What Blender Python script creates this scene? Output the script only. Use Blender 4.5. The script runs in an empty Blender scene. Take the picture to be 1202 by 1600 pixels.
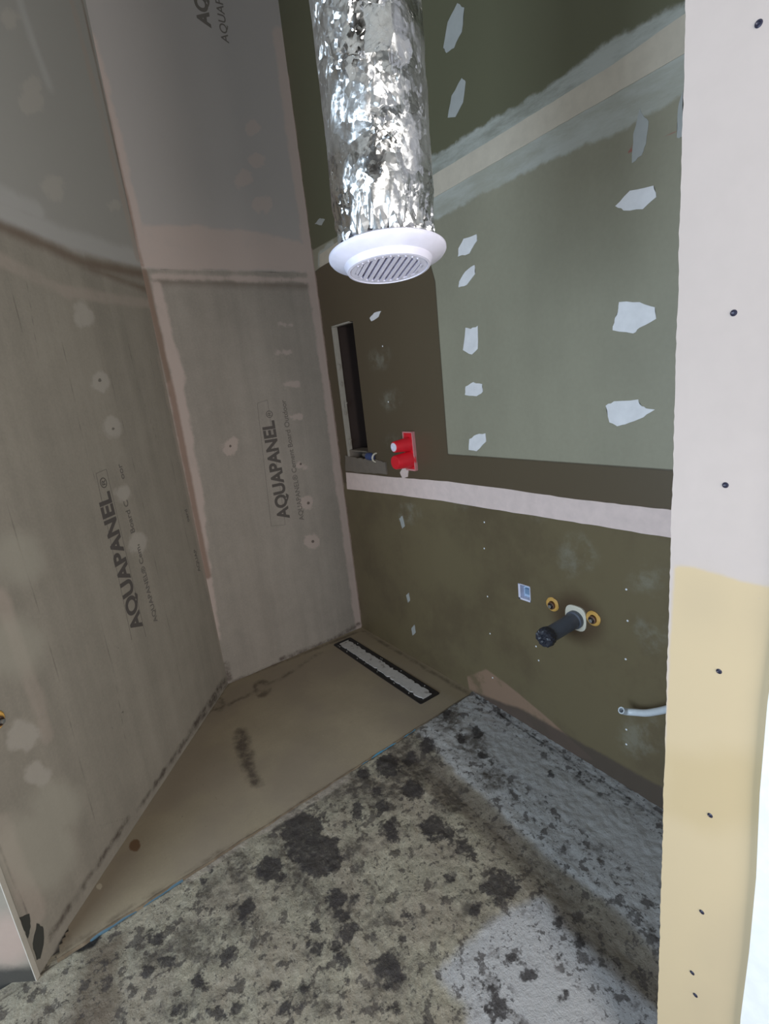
import bpy, bmesh, math, random
import numpy as np
from mathutils import Vector, Matrix, noise

# ------------------------------------------------------------------ camera
F = 809.0; CX = 601.0; CY = 800.0
def unit(a): return a / np.linalg.norm(a)
DN = unit(np.array([961 - CX, 3961 - CY, F]))
GG = np.array([10 - CX, 663 - CY, F]); GG = unit(GG - GG.dot(DN) * DN)
RR = unit(np.cross(GG, -DN))
if RR[0] < 0: RR = -RR
M = np.array([RR, GG, -DN])
def wdir(u, v): return M @ np.array([u - CX, v - CY, F])
CAMH = 1.5
d0 = wdir(565, 980); c0 = d0 * (-CAMH / d0[2])
CAM = np.array([-c0[0], -c0[1], CAMH])        # the far corner of the floor is the origin

sc = bpy.context.scene
COL = sc.collection
cam = bpy.data.cameras.new('camera'); camo = bpy.data.objects.new('camera', cam); COL.objects.link(camo)
ax, ay, az = M @ np.array([1, 0, 0]), -(M @ np.array([0, 1, 0])), -(M @ np.array([0, 0, 1]))
mw = Matrix(((ax[0], ay[0], az[0], CAM[0]), (ax[1], ay[1], az[1], CAM[1]), (ax[2], ay[2], az[2], CAM[2]), (0, 0, 0, 1)))
camo.matrix_world = mw
cam.sensor_fit = 'VERTICAL'; cam.sensor_height = 24; cam.lens = 24 * F / 1600
cam.clip_start = 0.02
sc.camera = camo

# ------------------------------------------------------------------ light
EXPOSURE = 0.42
world = bpy.data.worlds.new('world'); sc.world = world; world.use_nodes = True
bg = world.node_tree.nodes['Background']; bg.inputs[0].default_value = (0.86, 0.90, 1.0, 1); bg.inputs[1].default_value = 0.42
def area(name, loc, target, sx, sy, power, col):
    l = bpy.data.lights.new(name, 'AREA'); l.shape = 'RECTANGLE'; l.size = sx; l.size_y = sy; l.energy = power; l.color = col
    o = bpy.data.objects.new(name, l); COL.objects.link(o); o.location = loc
    o.rotation_euler = (Vector(target) - Vector(loc)).to_track_quat('-Z', 'Z').to_euler(); return o
area('window_daylight', (-3.60, -2.0, 1.25), (-0.0, -2.0, 1.15), 1.5, 1.4, 64, (0.68, 0.84, 1.0))
area('doorway_daylight', (-1.50, -4.5, 1.3), (-1.3, -1.9, 1.2), 0.9, 2.0, 62, (1.0, 0.96, 0.92))
sc.view_settings.view_transform = 'Standard'; sc.view_settings.look = 'None'
sc.view_settings.exposure = EXPOSURE; sc.view_settings.gamma = 1; sc.view_settings.use_curve_mapping = False

# ------------------------------------------------------------------ helpers
rnd = random.Random(4)
def lin(c):
    return tuple(((x / 255) / 12.92 if x / 255 <= .04045 else ((x / 255 + .055) / 1.055) ** 2.4) for x in c) + (1,)

class Plane:
    def __init__(s, o, ea, eb=(0, 0, 1), n=None):
        s.o = np.array(o, float); s.ea = unit(np.array(ea, float)); s.eb = unit(np.array(eb, float))
        s.n = unit(np.array(n, float))
    def at(s, u, v):
        d = wdir(u, v); t = (s.o - CAM).dot(s.n) / d.dot(s.n); p = CAM + d * t - s.o
        return float(p.dot(s.ea)), float(p.dot(s.eb))
    def P(s, a, b, off=0.0): return Vector(s.o + s.ea * a + s.eb * b + s.n * off)
    def poly(s, pts): return [s.at(*p) for p in pts]
    def rot(s, roll=0.0):      # local x -> ea, local y -> eb, local z -> n
        ea, eb = s.ea, s.eb
        z = np.cross(ea, eb)
        if z.dot(s.n) < 0: ea = -ea
        m = Matrix((ea, eb, s.n)).transposed()
        return m @ Matrix.Rotation(roll, 3, 'Z')

GREEN = Plane((0, 0, 0), (0, -1, 0), n=(-1, 0, 0))
BACK = Plane((0, 0, 0), (-1, 0, 0), n=(0, -1, 0))
DR = unit(np.array([-0.657, -0.754, 0]))
LEFT = Plane((-0.874, 0, 0), DR, n=(-DR[1], DR[0], 0))
PX = -0.716
PART = Plane((PX, 0, 0), (0, -1, 0), n=(-1, 0, 0))
TRAY = Plane((0, 0, 0), (-1, 0, 0), (0, -1, 0), n=(0, 0, 1))
SCREED = Plane((0, 0, -0.03), (-1, 0, 0), (0, -1, 0), n=(0, 0, 1))

def sdf(poly, A, B):
    """signed distance, positive inside"""
    P = np.array(poly); n = len(P); d = np.full(A.shape, 1e9); ins = np.zeros(A.shape, bool)
    for i in range(n):
        x0, y0 = P[i]; x1, y1 = P[(i + 1) % n]; ex, ey = x1 - x0, y1 - y0; L = ex * ex + ey * ey + 1e-12
        t = np.clip(((A - x0) * ex + (B - y0) * ey) / L, 0, 1)
        d = np.minimum(d, np.hypot(A - x0 - t * ex, B - y0 - t * ey))
        if y0 != y1:
            c = ((y0 > B) != (y1 > B)) & (A < ex * (B - y0) / (y1 - y0) + x0); ins ^= c
    return np.where(ins, d, -d)
def polys(pl, lst, px=True):
    def f(A, B):
        r = np.full(A.shape, -0.4)
        for p in lst: r = np.maximum(r, sdf(pl.poly(p) if px else p, A, B))
        return r
    return f
def lines(pl, lst, px=True):
    """(half width m, points) strokes"""
    def f(A, B):
        r = np.full(A.shape, -0.4)
        for w, pts in lst:
            q = pl.poly(pts) if px else pts
            for (x0, y0), (x1, y1) in zip(q, q[1:]):
                ex, ey = x1 - x0, y1 - y0; L = ex * ex + ey * ey + 1e-12
                t = np.clip(((A - x0) * ex + (B - y0) * ey) / L, 0, 1)
                r = np.maximum(r, w - np.hypot(A - x0 - t * ex, B - y0 - t * ey))
        return r
    return f
def blobs(pl, lst):
    def f(A, B):
        r = np.full(A.shape, -0.4)
        for b in lst:
            u, v, rad = b[:3]
            a0, b0 = pl.at(u, v); a1, b1 = pl.at(u + rad, v); a2, b2 = pl.at(u, v + rad)
            J = np.array([[a1 - a0, a2 - a0], [b1 - b0, b2 - b0]]); s = math.sqrt(abs(np.linalg.det(J)))
            Ji = np.linalg.inv(J); X = Ji[0, 0] * (A - a0) + Ji[0, 1] * (B - b0); Y = Ji[1, 0] * (A - a0) + Ji[1, 1] * (B - b0)
            r = np.maximum(r, (1 - np.hypot(X, Y)) * s)
        return r
    return f

def link(name, me, mat, parent=None, smooth=False):
    o = bpy.data.objects.new(name, me); COL.objects.link(o)
    if mat: me.materials.append(mat)
    if smooth: me.polygons.foreach_set('use_smooth', [True] * len(me.polygons))
    if parent: o.parent = parent; o.matrix_parent_inverse = parent.matrix_basis.inverted()
    return o
def tag(o, label=None, cat=None, group=None, kind=None):
    if label: o['label'] = label
    if cat: o['category'] = cat
    if group: o['group'] = group
    if kind: o['kind'] = kind
    return o
def grid(name, pl, as_, bs, attrs, mat, disp=None, hole=None, thick=0.08, keep=None, warp=None):
    as_ = np.unique(np.round(as_, 5)); bs = np.unique(np.round(bs, 5))
    A, B = np.meshgrid(as_, bs, indexing='ij'); na, nb = A.shape
    A0, B0 = A, B
    if warp: B = warp(A, B)
    D = disp(A, B) if disp else np.zeros_like(A)
    V = (pl.o[None, None] + A[..., None] * pl.ea + B[..., None] * pl.eb + D[..., None] * pl.n).reshape(-1, 3)
    I = np.arange(na * nb).reshape(na, nb)
    Fc = np.stack([I[:-1, :-1], I[1:, :-1], I[1:, 1:], I[:-1, 1:]], -1).reshape(-1, 4)
    if np.cross(pl.ea, pl.eb).dot(pl.n) < 0: Fc = Fc[:, ::-1]
    ca = ((A0[:-1, :-1] + A0[1:, 1:]) / 2).ravel(); cb = ((B0[:-1, :-1] + B0[1:, 1:]) / 2).ravel()
    if hole:
        m = np.zeros(ca.shape, bool)
        for (a0, a1, b0, b1) in hole: m |= (ca > a0) & (ca < a1) & (cb > b0) & (cb < b1)
        Fc = Fc[~m]; ca = ca[~m]; cb = cb[~m]
    if keep is not None: Fc = Fc[keep(ca, cb)]
    used = np.unique(Fc); remap = -np.ones(na * nb, int); remap[used] = np.arange(len(used))
    V = V[used]; Fc = remap[Fc]
    me = bpy.data.meshes.new(name)
    me.vertices.add(len(V)); me.vertices.foreach_set('co', V.ravel())
    me.loops.add(Fc.size); me.loops.foreach_set('vertex_index', Fc.ravel().astype(np.int32))
    me.polygons.add(len(Fc)); me.polygons.foreach_set('loop_start', np.arange(0, Fc.size, 4).astype(np.int32))
    me.update(calc_edges=True)
    for k, f in attrs.items():
        at = me.attributes.new(k, 'FLOAT', 'POINT'); at.data.foreach_set('value', f(A, B).ravel()[used].astype(np.float32))
    o = link(name, me, mat, smooth=True)
    if thick:
        s = o.modifiers.new('s', 'SOLIDIFY'); s.thickness = thick; s.offset = -1
        es = o.modifiers.new('e', 'EDGE_SPLIT'); es.split_angle = math.radians(55)
    return o

# ------------------------------------------------------------------ materials
def nodes(name):
    m = bpy.data.materials.new(name); m.use_nodes = True
    nt = m.node_tree; return m, nt, nt.nodes['Principled BSDF']
def mk(nt, t, **kw):
    n = nt.nodes.new(t)
    for k, v in kw.items(): setattr(n, k, v)
    return n
def noise_n(nt, scale, detail=4, rough=.55, stretch=None, off=0.0):
    tc = mk(nt, 'ShaderNodeTexCoord'); mp = mk(nt, 'ShaderNodeMapping')
    mp.inputs['Location'].default_value = (off, off * .7, off * 1.3)
    if stretch: mp.inputs['Scale'].default_value = stretch
    nt.links.new(tc.outputs['Object'], mp.inputs[0])
    n = mk(nt, 'ShaderNodeTexNoise'); n.inputs['Scale'].default_value = scale; n.inputs['Detail'].default_value = detail
    n.inputs['Roughness'].default_value = rough; nt.links.new(mp.outputs[0], n.inputs['Vector']); return n.outputs['Fac']
def math_n(nt, op, a, b=None, c=None, clamp=False):
    n = mk(nt, 'ShaderNodeMath', operation=op, use_clamp=clamp)
    for i, x in enumerate((a, b, c)):
        if x is None: continue
        if isinstance(x, (int, float)): n.inputs[i].default_value = x
        else: nt.links.new(x, n.inputs[i])
    return n.outputs[0]
def mapr(nt, v, a, b, c=0.0, d=1.0, smooth=True):
    n = mk(nt, 'ShaderNodeMapRange'); n.clamp = True
    if smooth: n.interpolation_type = 'SMOOTHSTEP'
    nt.links.new(v, n.inputs[0])
    for i, x in enumerate((a, b, c, d)): n.inputs[i + 1].default_value = x
    return n.outputs[0]
def mixc(nt, f, a, b, blend='MIX'):
    n = mk(nt, 'ShaderNodeMix', data_type='RGBA', blend_type=blend)
    for s, x in ((0, f), (6, a), (7, b)):
        if isinstance(x, (int, float)): n.inputs[s].default_value = x
        elif isinstance(x, tuple): n.inputs[s].default_value = x
        else: nt.links.new(x, n.inputs[s])
    return n.outputs[2]

def surface(name, base, var=((3, .12),), tint=None, layers=(), rough=.8, bump=(), bumpd=.002, spec=.3, streak=None):
    """base colour with noise variation (scale, amount), then layers:
       dict(attr, col, soft, amp, scale, op, rough, edge, mottle)"""
    m, nt, bs = nodes(name)
    col = base
    k = 0
    for sc_, amt in var:
        nz = noise_n(nt, sc_, 5, .6, off=k * 3.1); k += 1
        f = mapr(nt, nz, .3, .7, 1 - amt, 1 + amt, False)
        cb = mk(nt, 'ShaderNodeCombineColor'); [nt.links.new(f, cb.inputs[i]) for i in range(3)]
        col = mixc(nt, 1.0, col, cb.outputs[0], 'MULTIPLY')
    if streak:
        nz = noise_n(nt, streak[0], 4, .6, stretch=streak[2]); f = mapr(nt, nz, .35, .65, 1 - streak[1], 1 + streak[1], False)
        cb = mk(nt, 'ShaderNodeCombineColor'); [nt.links.new(f, cb.inputs[i]) for i in range(3)]
        col = mixc(nt, 1.0, col, cb.outputs[0], 'MULTIPLY')
    if tint:
        nz = noise_n(nt, tint[0], 3, .5, off=7.7); col = mixc(nt, mapr(nt, nz, .42, .62, 0, tint[2]), col, tint[1])
    rg = rough
    for i, L in enumerate(layers):
        if 'attr' in L:
            at = mk(nt, 'ShaderNodeAttribute', attribute_name=L['attr']); v = at.outputs['Fac']
        else:
            v = noise_n(nt, L['field'], L.get('fd', 6), .62, off=i * 1.9 + 2, stretch=L.get('st'))
            v = math_n(nt, 'SUBTRACT', v, L['thr'])
        if L.get('amp'):
            nz = noise_n(nt, L.get('scale', 30), 6, .65, off=i * 2.3, stretch=L.get('st'))
            v = math_n(nt, 'ADD', v, math_n(nt, 'MULTIPLY', math_n(nt, 'SUBTRACT', nz, .5), L['amp'] * 2))
        s = L.get('soft', .003)
        if L.get('edge'):
            mask = mapr(nt, math_n(nt, 'ABSOLUTE', v), L['edge'] * .4, L['edge'], 1, 0)
        else:
            mask = mapr(nt, v, -s, s)
        if L.get('mottle'):
            nz = noise_n(nt, L['mottle'][0], 6, .7, off=i + 11, stretch=L.get('mst'))
            mask = math_n(nt, 'MULTIPLY', mask, mapr(nt, nz, L['mottle'][1], L['mottle'][2], L['mottle'][3] if len(L['mottle']) > 3 else 0, 1))
        if 'within' in L:
            at2 = mk(nt, 'ShaderNodeAttribute', attribute_name=L['within'])
            mask = math_n(nt, 'MULTIPLY', mask, mapr(nt, at2.outputs['Fac'], -L.get('ws', .03), L.get('ws', .03)))
        mask = math_n(nt, 'MULTIPLY', mask, L.get('op', 1.0))
        col = mixc(nt, mask, col, L['col'])
        if 'rough' in L:
            n = mk(nt, 'ShaderNodeMix', data_type='FLOAT'); nt.links.new(mask, n.inputs[0])
            if isinstance(rg, float): n.inputs[2].default_value = rg
            else: nt.links.new(rg, n.inputs[2])
            n.inputs[3].default_value = L['rough']; rg = n.outputs[0]
    nt.links.new(col, bs.inputs['Base Color'])
    if isinstance(rg, float): bs.inputs['Roughness'].default_value = rg
    else: nt.links.new(rg, bs.inputs['Roughness'])
    bs.inputs['Specular IOR Level'].default_value = spec
    prev = None
    for i, (sc_, st, dist) in enumerate(bump):
        nz = noise_n(nt, sc_, 6, .6, off=i * 5.0)
        b = mk(nt, 'ShaderNodeBump'); b.inputs['Strength'].default_value = st; b.inputs['Distance'].default_value = dist
        nt.links.new(nz, b.inputs['Height'])
        if prev is not None: nt.links.new(prev, b.inputs['Normal'])
        prev = b.outputs[0]
    if prev is not None: nt.links.new(prev, bs.inputs['Normal'])
    return m
def simple(name, c, rough=.5, metal=0.0, bump=None, spec=.5):
    m = surface(name, lin(c), var=((25, .06),), rough=rough, spec=spec, bump=bump or ())
    m.node_tree.nodes['Principled BSDF'].inputs['Metallic'].default_value = metal
    return m

BOARD_GREEN = lin((147, 143, 125))
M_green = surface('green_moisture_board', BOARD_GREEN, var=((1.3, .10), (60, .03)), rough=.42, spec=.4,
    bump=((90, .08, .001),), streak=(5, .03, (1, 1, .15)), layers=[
    dict(attr='topboard_falloff', col=lin((94, 93, 72)), soft=.003, op=.95),  # darker upper board: its own tone plus light falloff painted in
    dict(attr='primer', col=lin((82, 68, 50)), soft=.003, amp=.002, scale=20, op=.9, rough=.42),
    dict(attr='primer', col=lin((60, 50, 38)), edge=.004, amp=.001, scale=40, op=.6),
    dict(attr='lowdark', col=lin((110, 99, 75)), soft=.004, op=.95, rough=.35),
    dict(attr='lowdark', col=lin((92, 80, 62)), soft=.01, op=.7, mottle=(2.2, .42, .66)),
    dict(attr='compound', col=lin((182, 184, 178)), soft=.008, amp=.018, scale=22, op=.85, mottle=(7, .36, .6, .45), mst=(1, .35, 1.4)),
    dict(attr='smear', col=lin((150, 150, 138)), soft=.03, amp=.07, scale=12, op=.35, mottle=(12, .4, .65)),
    dict(attr='pipe_brown', col=lin((74, 56, 42)), soft=.05, op=.75, amp=.03, scale=8),  # soft darker brown patch round the waste pipe
    dict(attr='pink', col=lin((150, 122, 104)), soft=.006, amp=.006, scale=12, op=.75, mottle=(6, .35, .5, .3)),
    dict(attr='basedirt', col=lin((80, 70, 64)), soft=.010, amp=.012, scale=14, op=.85),
    dict(attr='cornerpl', col=lin((160, 142, 134)), soft=.004, amp=.016, scale=18, op=.85),
    dict(attr='redmark', col=lin((160, 60, 65)), soft=.002, op=.7)])
CEM = lin((137, 131, 124))
M_back = surface('cement_board', CEM, var=((2, .07), (14, .04), (120, .05)), rough=.85, spec=.15,
    bump=((60, .12, .002), (300, .1, .0005)), streak=(14, .05, (1, 1, .06)), layers=[
    dict(attr='upper', col=lin((152, 148, 146)), soft=.01, amp=.004, scale=6),
    dict(attr='seam', col=lin((98, 86, 78)), soft=.02, amp=.012, scale=10, op=.6),
    dict(attr='pinkplaster', col=lin((170, 156, 150)), soft=.010, amp=.022, scale=12, op=.85, mottle=(4, .25, .5, .6)),
    dict(attr='cornerbrown', col=lin((112, 88, 74)), soft=.008, amp=.008, scale=10, op=.7),
    dict(attr='crack', col=lin((52, 46, 44)), soft=.0022, amp=.001, scale=60, op=.8),
    dict(attr='dab', col=lin((170, 156, 150)), soft=.008, amp=.045, scale=18, op=.6),
    dict(attr='dot', col=lin((70, 62, 58)), soft=.001, op=.8),
    dict(attr='base', col=lin((62, 50, 46)), soft=.012, amp=.022, scale=22, op=.75, mottle=(20, .35, .6, .2))])
M_left = surface('cement_board_left', lin((137, 131, 121)), var=((1.6, .07), (12, .04), (120, .05)), rough=.85, spec=.15,
    bump=((60, .12, .002), (300, .1, .0005)), streak=(12, .06, (1, 1, .06)), layers=[
    dict(attr='upper', col=lin((152, 150, 145)), soft=.01, amp=.006, scale=6),
    dict(attr='uplight', col=lin((172, 170, 168)), soft=.02, amp=.02, scale=8, op=.6),
    dict(attr='pinkplaster', col=lin((160, 148, 138)), soft=.012, amp=.016, scale=9, op=.65, mottle=(5, .3, .6, .35)),
    dict(attr='seam', col=lin((104, 88, 76)), soft=.018, amp=.012, scale=10, op=.75),  # brown strip along the joint, its shadow painted in
    dict(attr='cornerbrown', col=lin((112, 92, 78)), soft=.008, amp=.006, scale=10, op=.7),
    dict(attr='crack', col=lin((78, 72, 66)), soft=.003, amp=.002, scale=30, op=.8, mottle=(8, .35, .55, .2)),
    dict(attr='dab', col=lin((172, 166, 158)), soft=.012, amp=.04, scale=15, op=.5),
    dict(attr='dot', col=lin((74, 70, 64)), soft=.001, op=.7),
    dict(attr='lowlight', col=lin((160, 156, 144)), soft=.04, amp=.05, scale=6, op=.5),
    dict(attr='base', col=lin((56, 46, 42)), soft=.012, amp=.022, scale=22, op=.8, mottle=(20, .35, .6, .2))])
M_tray = surface('shower_screed', lin((142, 130, 110)), var=((2.2, .09), (16, .04), (110, .04)), rough=.6, spec=.3,
    tint=(3, lin((130, 118, 104)), .6), bump=((20, .15, .003), (150, .15, .0008)), layers=[
    dict(attr='band', col=lin((138, 124, 100)), soft=.03, op=.6),
    dict(attr='smudge', col=lin((66, 56, 50)), soft=.02, amp=.03, scale=20, op=.85, mottle=(14, .35, .55, .4)),
    dict(attr='brown', col=lin((92, 64, 40)), soft=.004, amp=.006, scale=40, op=.85),
    dict(attr='grime', col=lin((70, 58, 48)), soft=.014, amp=.025, scale=18, op=.7, mottle=(14, .38, .6, .1)),
    dict(attr='scratch', col=lin((96, 84, 68)), soft=.003, amp=.003, scale=30, op=.5, mottle=(10, .4, .55)),
    dict(attr='lip', col=lin((74, 62, 50)), soft=.004, amp=.008, scale=16, op=.75),
    dict(attr='light', col=lin((186, 176, 156)), soft=.002, amp=.002, scale=40, op=.6),
    dict(field=55, thr=.72, col=lin((70, 58, 50)), soft=.02, op=.7)])
M_screed = surface('raw_screed', lin((142, 136, 120)), var=((4, .10), (30, .14), (120, .2), (300, .15)), rough=.62, spec=.4,
    tint=(6, lin((130, 118, 106)), .4), bump=((20, .25, .008), (80, .6, .005), (240, .6, .002)), layers=[
    dict(attr='smooth', col=lin((168, 168, 170)), soft=.02, amp=.035, scale=8, op=.9, rough=.6, mottle=(8, .2, .4, .7)),
    dict(attr='right', col=lin((166, 166, 166)), soft=.02, amp=.03, scale=9, op=.95, rough=.36, mottle=(30, .25, .5, .7)),
    dict(attr='trough', col=lin((106, 98, 88)), soft=.02, amp=.03, scale=10, op=.8, rough=.5, mottle=(14, .3, .55, .5)),
    dict(attr='brownband', col=lin((84, 70, 58)), soft=.03, amp=.04, scale=8, op=.7),
    dict(field=13, thr=.60, col=lin((72, 66, 62)), soft=.05, op=.6, within='speckzone', mottle=(50, .35, .6, .1)),
    dict(field=26, thr=.575, col=lin((62, 56, 54)), soft=.03, op=.75, within='speckzone'),
    dict(field=75, thr=.61, col=lin((52, 47, 46)), soft=.03, op=.7, within='speckzone'),
    dict(attr='soft', col=lin((72, 66, 60)), soft=.035, amp=.07, scale=22, op=.85, mottle=(26, .38, .58, .15)),
    dict(attr='black', col=lin((50, 46, 46)), soft=.010, amp=.075, scale=34, op=.9, rough=.55, mottle=(70, .25, .5, .6)),
    dict(attr='edgeline', col=lin((58, 50, 42)), soft=.003, amp=.008, scale=18, op=.85),
    dict(attr='hole', col=lin((28, 27, 26)), soft=.006, amp=.012, scale=20),  # holes are only near-black colour, their shade painted on the screed
    dict(attr='paleedge', col=lin((156, 146, 134)), soft=.008, amp=.02, scale=16, op=.6, mottle=(16, .35, .55))])
M_part = surface('partition_board', lin((186, 175, 170)), var=((3, .03), (40, .015)), rough=.75, spec=.2,
    bump=((40, .06, .001),), layers=[
    dict(attr='yellow', col=lin((194, 175, 143)), soft=.004, amp=.004, scale=18),
    dict(attr='tan', col=lin((186, 166, 130)), soft=.03, amp=.02, scale=7, op=.75),
    dict(attr='tan2', col=lin((180, 163, 136)), soft=.05, amp=.05, scale=5, op=.4),
    dict(attr='tear', col=lin((170, 160, 145)), soft=.002, amp=.003, scale=70, op=.5, mottle=(40, .4, .6))])
M_plaster = simple('filler', (228, 226, 228), .7, bump=((60, .1, .001),))
M_plaster_dim = simple('thin_filler', (166, 168, 166), .7)
M_tape = simple('paper_tape', (222, 202, 196), .8, bump=((30, .1, .001),))
M_tape_up = simple('paper_tape_cream', (192, 182, 166), .8, bump=((30, .1, .001),))
M_white = simple('white_plastic', (222, 221, 238), .35)
M_white_paint = simple('white_paint', (226, 228, 232), .6)
M_dark = simple('dark_cavity', (58, 46, 42), .9)  # dark brown interior; the shade of the hollow is in the colour
M_red = simple('red_plastic', (214, 30, 45), .38)
M_redin = simple('red_plastic_inside', (150, 20, 32), .5)
M_steel = simple('galvanised_steel', (170, 172, 172), .38, .8)
M_screw = simple('dark_screw', (48, 48, 66), .4, .3)
M_blackpl = simple('dark_grey_pipe', (88, 94, 106), .42)
M_blacktape = simple('black_tape', (46, 48, 58), .38, bump=((90, .5, .003),))
M_ink = simple('stencil_ink', (76, 71, 68), .9)
M_ink2 = simple('faded_ink', (96, 91, 86), .9)
M_yellow = simple('yellow_gasket', (206, 160, 82), .6)
M_brass = simple('dull_brass', (120, 96, 84), .35, .7)
M_rubber = simple('black_membrane', (30, 27, 28), .5, bump=((40, .3, .003),))
M_tile = surface('mortar_smeared_cover', lin((176, 172, 168)), var=((12, .08), (60, .06)), rough=.7, bump=((60, .3, .002),),
    layers=[dict(field=26, thr=.60, col=lin((120, 114, 106)), soft=.03, op=.7)])
M_blue = simple('blue_membrane', (50, 104, 130), .5)
M_blue_dark = simple('dark_blue_membrane', (50, 80, 96), .6)  # darker copy of the blue membrane for the left lengths
M_bluefit = simple('blue_fitting', (62, 76, 120), .45)
M_wood = simple('dusty_channel', (126, 116, 106), .7)
M_bracket = simple('pale_blue_box', (176, 196, 218), .4)
M_gasket = simple('cream_gasket', (214, 208, 192), .55)
M_hose = simple('white_hose', (205, 212, 218), .35)
M_bead = simple('corner_bead', (176, 170, 160), .55, .2)

# foil: crinkled mirror film
m, nt, bs = nodes('aluminium_foil'); M_foil = m
bs.inputs['Base Color'].default_value = lin((214, 214, 214)); bs.inputs['Metallic'].default_value = 1
tc = mk(nt, 'ShaderNodeTexCoord'); nzc = mk(nt, 'ShaderNodeTexNoise'); nzc.inputs['Scale'].default_value = 12; nzc.inputs['Detail'].default_value = 3
nt.links.new(tc.outputs['Object'], nzc.inputs['Vector'])
mv = mk(nt, 'ShaderNodeVectorMath', operation='MULTIPLY_ADD'); nt.links.new(nzc.outputs['Color'], mv.inputs[0]); mv.inputs[1].default_value = (.05, .05, .05); nt.links.new(tc.outputs['Object'], mv.inputs[2])
prev = None
zone = mapr(nt, noise_n(nt, 6, 3, .5, off=4), .40, .58, .12, 1)
for sc_, k in ((24, .17), (62, .28), (150, .18)):
    v = mk(nt, 'ShaderNodeTexVoronoi', feature='F1'); v.inputs['Scale'].default_value = sc_; nt.links.new(mv.outputs[0], v.inputs['Vector'])
    sub = mk(nt, 'ShaderNodeVectorMath', operation='SUBTRACT'); nt.links.new(mv.outputs[0], sub.inputs[0]); nt.links.new(v.outputs['Position'], sub.inputs[1])
    cc_ = mk(nt, 'ShaderNodeVectorMath', operation='SUBTRACT'); nt.links.new(v.outputs['Color'], cc_.inputs[0]); cc_.inputs[1].default_value = (.5, .5, .5)
    dp = mk(nt, 'ShaderNodeVectorMath', operation='DOT_PRODUCT'); nt.links.new(sub.outputs[0], dp.inputs[0]); nt.links.new(cc_.outputs[0], dp.inputs[1])
    b = mk(nt, 'ShaderNodeBump'); b.inputs['Distance'].default_value = 1; b.inputs['Strength'].default_value = 1
    nt.links.new(math_n(nt, 'MULTIPLY', math_n(nt, 'MULTIPLY', dp.outputs['Value'], k * 2.4), zone if sc_ > 30 else 1.0), b.inputs['Height'])
    if prev is not None: nt.links.new(prev, b.inputs['Normal'])
    prev = b.outputs[0]
nt.links.new(prev, bs.inputs['Normal'])
nt.links.new(mapr(nt, noise_n(nt, 7, 4), .38, .62, .12, .38), bs.inputs['Roughness'])

# ------------------------------------------------------------------ the green wall
NICHE = (0.118, 0.315, 1.045, 1.800)
JB = GREEN.at(820, 926)
jb = (JB[0] - .030, JB[0] + .030, JB[1] - .034, JB[1] + .034)
g_attrs = dict(
    topboard_falloff=lambda A, B: np.clip(B - 2.2, -.4, .4),
    primer=lambda A, B: np.maximum(
        sdf([(-.3, -.2), (-.3, 2.06), (GREEN.at(650, 375)[0], 2.19), GREEN.at(680, 440), GREEN.at(700, 710), GREEN.at(1055, 735), (3, 1.155), (3, -.2)], A, B), -.4),
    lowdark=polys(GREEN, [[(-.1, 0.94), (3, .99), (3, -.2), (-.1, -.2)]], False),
    compound=polys(GREEN, [[(640, 262), (700, 232), (740, 205), (850, 140), (920, 90), (960, 60), (1075, 0), (1075, 135), (1050, 160), (960, 210), (900, 232), (820, 270), (740, 310), (690, 340), (640, 350)],
                           [(497, 395), (520, 375), (530, 400), (497, 418)]]),
    cornerpl=lines(GREEN, [(.012, [(0, 0.02), (0, 2.2)]), (.006, [(0, 2.2), (0, 3.0)])], False),
    smear=blobs(GREEN, [(590, 560, 14), (610, 625, 14), (612, 690, 10), (1010, 905, 22), (1020, 985, 26), (640, 800, 16), (1000, 1150, 30), (900, 870, 30), (845, 790, 14), (720, 780, 12)]),
    pipe_brown=lambda A, B: np.maximum(.11 - np.hypot(A - GREEN.at(900, 965)[0], (B - GREEN.at(900, 965)[1]) * 1.2), -.12),
    pink=polys(GREEN, [[(730, 1058), (760, 1045), (800, 1075), (860, 1125), (930, 1190), (900, 1180), (830, 1150), (735, 1085)]]),
    basedirt=lambda A, B: np.clip((A - .93) / .35, 0, 1) * .062 - B - .01,
    redmark=lines(GREEN, [(.0015, [(985, 240), (1000, 185)]), (.0015, [(982, 238), (1022, 218)]), (.001, [(1000, 225), (1060, 205)])]))
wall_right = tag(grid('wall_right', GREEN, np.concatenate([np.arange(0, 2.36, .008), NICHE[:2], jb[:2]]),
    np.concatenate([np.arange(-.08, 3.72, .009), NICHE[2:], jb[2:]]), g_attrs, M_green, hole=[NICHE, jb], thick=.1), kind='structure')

def chip(name, pl, pts, mat, parent, h=.0016, px=True, jag=.002, sub=3):
    """thin raised patch of irregular outline"""
    q = pl.poly(pts) if px else pts
    out = []
    for i in range(len(q)):
        (x0, y0), (x1, y1) = q[i], q[(i + 1) % len(q)]
        for k in range(sub):
            t = k / sub; j = jag if k else 0
            out.append((x0 + (x1 - x0) * t + rnd.uniform(-j, j), y0 + (y1 - y0) * t + rnd.uniform(-j, j)))
    bm = bmesh.new()
    lo = [bm.verts.new(pl.P(a, b, -.001)) for a, b in out]; hi = [bm.verts.new(pl.P(a, b, h)) for a, b in out]
    bm.faces.new(hi)
    for i in range(len(out)): j = (i + 1) % len(out); bm.faces.new((lo[i], lo[j], hi[j], hi[i]))
    bm.faces.new(lo[::-1]); bmesh.ops.triangulate(bm, faces=[f for f in bm.faces if len(f.verts) > 4]); bmesh.ops.recalc_face_normals(bm, faces=bm.faces)
    me = bpy.data.meshes.new(name); bm.to_mesh(me); bm.free()
    return link(name, me, mat, parent)

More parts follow.
